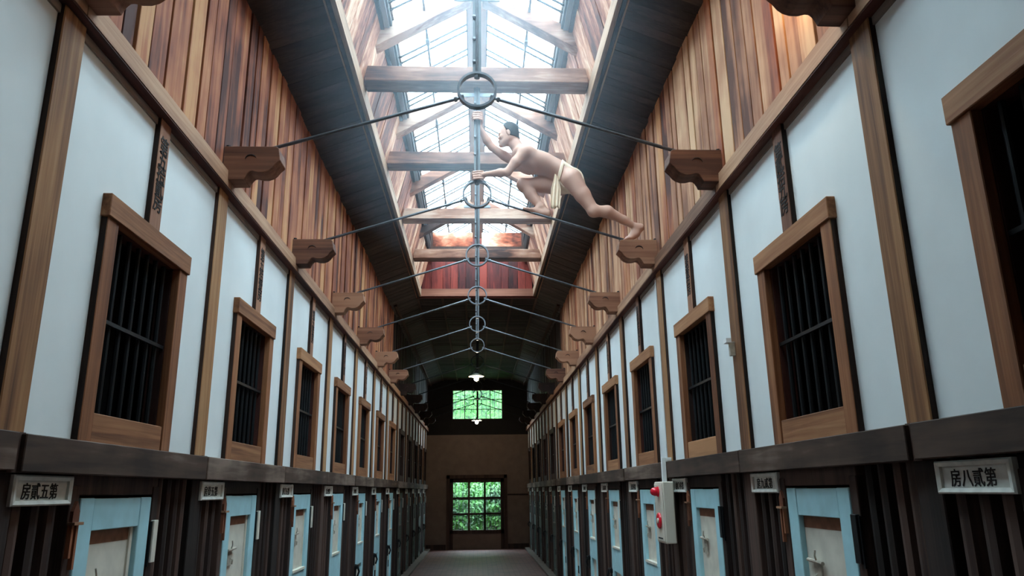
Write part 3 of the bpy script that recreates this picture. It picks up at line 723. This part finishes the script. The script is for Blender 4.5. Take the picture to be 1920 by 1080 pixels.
# hands
prims += [rc(LW, (.050, 5.700, 4.100), .022, .022, .012), el((.050, 5.703, 4.098), (.020, .017, .040), 0, .010),
          rc(RW, (.034, 5.770, 4.630), .022, .020, .012), el((.036, 5.768, 4.645), (.019, .017, .040), 0, .010)]
for i, (zz, ln) in enumerate(((4.068, .85), (4.0885, .95), (4.109, 1.0), (4.1295, .93))):
    p = [(.046, 5.694, zz), (.012, 5.688, zz), (-.034*ln, 5.700, zz-.001), (-.040*ln, 5.738, zz-.001), (-.016, 5.757, zz)]
    for a, b, r in zip(p[:-1], p[1:], (.0098, .0094, .009, .0084)): prims.append(rc(a, b, r, r-.0004, .0025))
p = [(.050, 5.712, 4.118), (.046, 5.752, 4.132), (.018, 5.766, 4.140), (-.008, 5.766, 4.142)]
for a, b in zip(p[:-1], p[1:]): prims.append(rc(a, b, .0108, .0100, .003))
for i, (zz, ln) in enumerate(((4.615, .9), (4.6355, 1.0), (4.656, 1.0), (4.6765, .88))):
    p = [(.044, 5.758, zz), (.040, 5.718, zz+.002), (.010, 5.700, zz+.003), (-.034*ln, 5.706, zz+.002), (-.042*ln, 5.738, zz)]
    for a, b, r in zip(p[:-1], p[1:], (.0098, .0094, .009, .0084)): prims.append(rc(a, b, r, r-.0004, .0025))
p = [(.034, 5.782, 4.612), (.008, 5.786, 4.634), (-.022, 5.778, 4.646), (-.044, 5.760, 4.648)]
for a, b in zip(p[:-1], p[1:]): prims.append(rc(a, b, .0110, .0100, .003))
# toes
for i, dy in enumerate((-.032, -.016, 0, .015, .028)):
    q = 4-i
    l_ = (.030, .027, .024, .020, .016)[q if 1 else i]
    prims.append(rc((1.222, 5.728+dy, 3.552), (1.222-l_*1.2, 5.728+dy, 3.544), .010 if q else .013, .008 if q else .011, .003))
    prims.append(rc((.418, 5.742-dy, 3.810), (.418-l_*1.2, 5.742-dy, 3.815), .010 if q else .013, .008 if q else .011, .003))
carve = [el((.176, 5.717, 4.470), (.013, .013, .008), 0, .008), el((.176, 5.763, 4.470), (.013, .013, .008), 0, .008)]

h = .005
lo = np.array([-.08, 5.50, 3.50]); hi = np.array([1.42, 5.98, 4.73])
n = np.ceil((hi-lo)/h).astype(int)
gx, gy, gz_ = [lo[i] + h*np.arange(n[i]) for i in range(3)]
F = np.full(tuple(n), .2, np.float32)
def dist(p, X, Y, Z):
    if p[0] == 'c':
        a, b = np.array(p[1]), np.array(p[2]); d = b-a; L2 = d@d
        t = np.clip(((X-a[0])*d[0] + (Y-a[1])*d[1] + (Z-a[2])*d[2])/L2, 0, 1)
        return np.sqrt((X-a[0]-t*d[0])**2 + (Y-a[1]-t*d[1])**2 + (Z-a[2]-t*d[2])**2) - (p[3]+t*(p[4]-p[3]))
    c, r, rot = p[1], p[2], math.radians(p[3]); ca, sa = math.cos(rot), math.sin(rot)
    dx, dy, dz = X-c[0], Y-c[1], Z-c[2]
    u = dx*ca - dz*sa; w_ = dx*sa + dz*ca
    k0 = np.sqrt((u/r[0])**2 + (dy/r[1])**2 + (w_/r[2])**2)
    k1 = np.sqrt((u/r[0]**2)**2 + (dy/r[1]**2)**2 + (w_/r[2]**2)**2) + 1e-6
    return k0*(k0-1)/k1
def blend(F, p, sub=False):
    k = p[-1]; pad = k*1.5 + .02
    if p[0] == 'c':
        a, b = np.array(p[1]), np.array(p[2]); R = max(p[3], p[4]) + pad; mn, mx = np.minimum(a, b)-R, np.maximum(a, b)+R
    else: R = max(p[2]) + pad; mn, mx = np.array(p[1])-R, np.array(p[1])+R
    i0 = np.maximum(((mn-lo)/h).astype(int), 0); i1 = np.minimum(((mx-lo)/h).astype(int)+2, n)
    sl = tuple(slice(i0[i], i1[i]) for i in range(3))
    X, Y, Z = gx[sl[0], None, None], gy[None, sl[1], None], gz_[None, None, sl[2]]
    d = dist(p, X, Y, Z); f = F[sl]
    if sub: g = np.clip(.5 - .5*(f+d)/k, 0, 1); F[sl] = f*(1-g) + (-d)*g + k*g*(1-g)
    else: g = np.clip(.5 + .5*(f-d)/k, 0, 1); F[sl] = f*(1-g) + d*g - k*g*(1-g)
for p in prims: blend(F, p)
for p in carve: blend(F, p, True)
def nets(F, lo):
    """surface nets on a numpy field"""
    s = F < 0; N = np.array(F.shape)
    cells = np.zeros(tuple(N-1), bool); first = s[:-1, :-1, :-1]
    for i in (0, 1):
        for j in (0, 1):
            for k in (0, 1): cells |= s[i:N[0]-1+i, j:N[1]-1+j, k:N[2]-1+k] != first
    idx = -np.ones(cells.shape, np.int64); c = np.argwhere(cells); idx[cells] = np.arange(len(c))
    acc = np.zeros((len(c), 3)); cnt = np.zeros(len(c)); cr = [(i, j, k) for i in (0, 1) for j in (0, 1) for k in (0, 1)]
    for a in cr:
        for ax in range(3):
            if a[ax]: continue
            b = list(a); b[ax] = 1
            fa = F[c[:, 0]+a[0], c[:, 1]+a[1], c[:, 2]+a[2]]; fb = F[c[:, 0]+b[0], c[:, 1]+b[1], c[:, 2]+b[2]]
            m = (fa < 0) != (fb < 0); t = np.where(m, fa/(fa-fb+1e-12), 0)
            q = np.array(a, float)[None].repeat(len(c), 0); q[:, ax] += t
            acc[m] += q[m]; cnt[m] += 1
    V = (c + acc/cnt[:, None])*h + lo
    faces = []
    for ax in range(3):
        u, v = [(1, 2), (2, 0), (0, 1)][ax]
        sl0 = [slice(1, None)]*3; sl0[ax] = slice(0, -1); sl1 = [slice(1, None)]*3; sl1[ax] = slice(1, None)
        A = s[tuple(sl0)]; B = s[tuple(sl1)]
        e = np.argwhere(A != B); off = np.ones(3, int); off[ax] = 0; e = e + off
        inside = s[e[:, 0], e[:, 1], e[:, 2]]
        ok = np.all(e < np.array(cells.shape), axis=1) & np.all(e >= off, axis=1); e = e[ok]; inside = inside[ok]
        du = np.zeros(3, int); du[u] = 1; dv = np.zeros(3, int); dv[v] = 1
        g = lambda q: idx[q[:, 0], q[:, 1], q[:, 2]]
        Q = np.stack([g(e-du-dv), g(e-dv), g(e), g(e-du)], 1)
        Q[~inside] = Q[~inside][:, ::-1]; faces.append(Q)
    return V, np.concatenate(faces)
def field_mesh(name, F, lo, m, origin, relax=2):
    V, Q = nets(F, lo)
    for _ in range(relax):
        E = np.concatenate([Q[:, [0, 1]], Q[:, [1, 2]], Q[:, [2, 3]], Q[:, [3, 0]]]); E = np.concatenate([E, E[:, ::-1]])
        A = np.zeros_like(V); C = np.bincount(E[:, 0], minlength=len(V))[:, None]
        for i in range(3): A[:, i] = np.bincount(E[:, 0], V[E[:, 1], i], minlength=len(V))
        V = V*.5 + .5*A/np.maximum(C, 1)
    V = V - np.array(origin)
    me = bpy.data.meshes.new(name); me.vertices.add(len(V)); me.vertices.foreach_set('co', V.ravel())
    me.loops.add(Q.size); me.loops.foreach_set('vertex_index', Q.ravel().astype(np.int32))
    me.polygons.add(len(Q)); me.polygons.foreach_set('loop_start', np.arange(0, Q.size, 4, dtype=np.int32))
    me.polygons.foreach_set('use_smooth', [True]*len(Q))
    me.update(calc_edges=True); me.validate(); me.materials.append(m); return me
org = (.53, 5.74, 3.80)
fig = thing('person', 'bare-chested climbing figure in a cream loincloth gripping the hanger overhead, one foot on the rod', 'person', org)
link('body', field_mesh('body', F, lo, M_skin, org, 1), fig)
X, Y, Z = gx[:, None, None], gy[None, :, None], gz_[None, None, :]
# hair
sx = slice(int((.16-lo[0])/h), int((.42-lo[0])/h)); sz = slice(int((4.40-lo[2])/h), None)
Xh, Zh = X[sx], Z[:, :, sz]
xf = .222 + .40*np.clip(4.555-Zh, 0, .2)
hair = np.maximum(np.maximum(F[sx, :, sz] - .007, (xf - Xh) + 0*Y), (4.448 + .10*(.34-Xh)) - Zh + 0*Y)
ear = np.minimum(np.sqrt(((Xh-.258)/.02)**2 + ((Y-5.665)/.03)**2 + ((Zh-4.474)/.030)**2), np.sqrt(((Xh-.258)/.02)**2 + ((Y-5.815)/.03)**2 + ((Zh-4.474)/.030)**2)) - 1
hair = np.maximum(hair, -ear*.02)
link('hair', field_mesh('hair', hair.astype(np.float32), np.array([gx[sx.start], lo[1], gz_[sz.start]]), M_hair, org, 1), fig)
# loincloth
sx = slice(int((.58-lo[0])/h), int((.98-lo[0])/h)); sz = slice(int((3.86-lo[2])/h), int((4.32-lo[2])/h))
Xh, Zh = X[sx], Z[:, :, sz]; Fb = F[sx, :, sz]
nd = (Xh-.700)*.92 + (Zh-4.162)*-.39
band = np.maximum(np.abs(nd + .12*(Zh-4.162)) - .013, Fb - .009)
rad = np.sqrt((Xh-.775)**2 + (Zh-4.065)**2 + 0*Y) - .150
wdt = .118 - .9*np.clip(4.04-Zh, 0, .07) + 0*Xh
seat = np.maximum(np.maximum(Fb - .009, np.abs(Y-yc) - wdt), np.maximum(np.maximum(-nd, rad), .715 - Xh + .5*(4.16-Zh)*(Zh > 4.0)))
front = np.maximum(np.maximum(Fb-.010, np.abs(Y-yc) - .060), np.maximum(np.maximum(-nd, rad), Xh-.74))
cloth = np.minimum(np.minimum(band, seat), front)
cl_o = link('loincloth', field_mesh('loincloth', cloth.astype(np.float32), np.array([gx[sx.start], lo[1], gz_[sz.start]]), M_cloth, org, 2), fig)
# hanging end of the cloth with folds
vs = []; fs = []; nu, nv = 17, 12
for side in (0, 1):
    for j in range(nv):
        t_ = j/(nv-1); z = 4.105 - .31*t_; wd = .030 + .058*min(1, t_*2.2)
        if t_ > .9: wd *= .93
        for i in range(nu):
            u = i/(nu-1)-.5; fold = .008*math.sin(u*17+t_*1.5)*(.4+t_)
            vs.append((.655-.02*t_ + u*wd*.95, 5.672 + u*wd*.35 + fold + (.004 if side else 0) - .012*t_, z + .01*u + (.006*math.sin(u*9) if j == nv-1 else 0)))
o_ = nu*nv
for j in range(nv-1):
    for i in range(nu-1):
        a = j*nu+i; fs += [(a, a+1, a+nu+1, a+nu), (o_+a, o_+a+nu, o_+a+nu+1, o_+a+1)]
for i in range(nu-1): fs += [(i, o_+i, o_+i+1, i+1), ((nv-1)*nu+i, (nv-1)*nu+i+1, o_+(nv-1)*nu+i+1, o_+(nv-1)*nu+i)]
for j in range(nv-1): fs += [(j*nu, (j+1)*nu, o_+(j+1)*nu, o_+j*nu), (j*nu+nu-1, o_+j*nu+nu-1, o_+(j+1)*nu+nu-1, (j+1)*nu+nu-1)]
part('hanging_flap', MB().add(vs, fs), M_cloth, cl_o, smooth=True)
# eyes
for y_ in (5.717, 5.763):
    part('eye', MB().lathe([(0, -.010)] + [(.010*math.sin(a), -.010*math.cos(a)) for a in np.linspace(.3, 2.8, 8)] + [(0, .010)], (.1995, y_, 4.469), 'x', 12), plain('eye_white', (225, 220, 212), .3), fig, smooth=True)

# ------------------------------------------------------------------ woodland behind the end wall
g_ = structure('ground', MB().box(-14, 14, YEND+.2, YEND+16, -.35, -.15), M_grass)
def shrub(name, label, cx, cy, r, hz, cz, nl, seed, cat='shrub'):
    rr = random.Random(seed); t = thing(name, label, cat, (cx, cy, -.15))
    mb = MB()
    for i in range(nl):
        a = rr.uniform(0, 6.283); q = rr.random()**.4; zz = rr.uniform(-1, 1); rad_ = math.sqrt(max(0, 1-zz*zz))*q*r
        p = Vector((cx+rad_*math.cos(a), cy+rad_*math.sin(a), cz+zz*hz*q)); L_ = rr.uniform(.05, .11)
        d = Vector((rr.gauss(0, 1), rr.gauss(0, 1), rr.gauss(0, .7))).normalized(); e = d.orthogonal().normalized()
        mb.add([p-d*L_, p+e*L_*.45, p+d*L_, p-e*L_*.45], [(0, 1, 2, 3)])
    mb.lathe([(0.001, -hz*.72)] + [(r*.72*math.sin(a), -hz*.72*math.cos(a)) for a in np.linspace(.2, 2.94, 9)] + [(0.001, hz*.72)], (cx, cy, cz), 'z', 14)
    lf = part('foliage', mb, M_leaf, t); lf['kind'] = 'stuff'
    part('stem', MB().tube([(cx, cy, -.2), (cx+.05, cy, cz*.5), (cx, cy+.05, cz)], [.06, .045, .02], 7), M_trunk, t)
shrub('leafy_shrub', 'green bush seen through the left panes of the exit door', -.97, YEND+1.9, .84, 1.1, .95, 5200, 1)
shrub('leafy_shrub', 'green bush seen through the right panes of the exit door', .97, YEND+1.9, .84, 1.05, .90, 5200, 2)
shrub('leafy_shrub', 'green bush in the middle panes, behind the other two bushes', .0, YEND+3.75, .8, 1.0, .85, 4200, 6)
shrub('broadleaf_tree', 'leafy tree filling the gable window view', .1, YEND+8.2, 3.4, 3.7, 4.0, 28000, 3, 'tree')

# ------------------------------------------------------------------ thin haze added to imitate lens bloom under the rooflight
def _bloom_haze(nt, p):
    N, Lk = nt.nodes, nt.links
    N.remove(p); out = [n for n in N if n.type == 'OUTPUT_MATERIAL'][0]
    v = N.new('ShaderNodeVolumeScatter'); v.inputs['Color'].default_value = (.72, .87, 1, 1); v.inputs['Anisotropy'].default_value = .6
    tc = N.new('ShaderNodeTexCoord'); mp = N.new('ShaderNodeMapping'); mp.vector_type = 'TEXTURE'
    mp.inputs['Location'].default_value = (0, 4.7, 4.5); mp.inputs['Scale'].default_value = (1.35, 3.0, 1.4)
    g = N.new('ShaderNodeTexGradient'); g.gradient_type = 'SPHERICAL'
    m = N.new('ShaderNodeMath'); m.operation = 'MULTIPLY'; m.inputs[1].default_value = BLOOM_DENSITY
    Lk.new(tc.outputs['Object'], mp.inputs[0]); Lk.new(mp.outputs[0], g.inputs[0]); Lk.new(g.outputs['Fac'], m.inputs[0]); Lk.new(m.outputs[0], v.inputs['Density'])
    Lk.new(v.outputs[0], out.inputs['Volume'])
BLOOM_DENSITY = .125
hz = structure('bloom_haze', MB().box(-1.40, 1.40, 1.8, 8.6, 3.1, 5.60), mat('lens_bloom_haze', _bloom_haze))
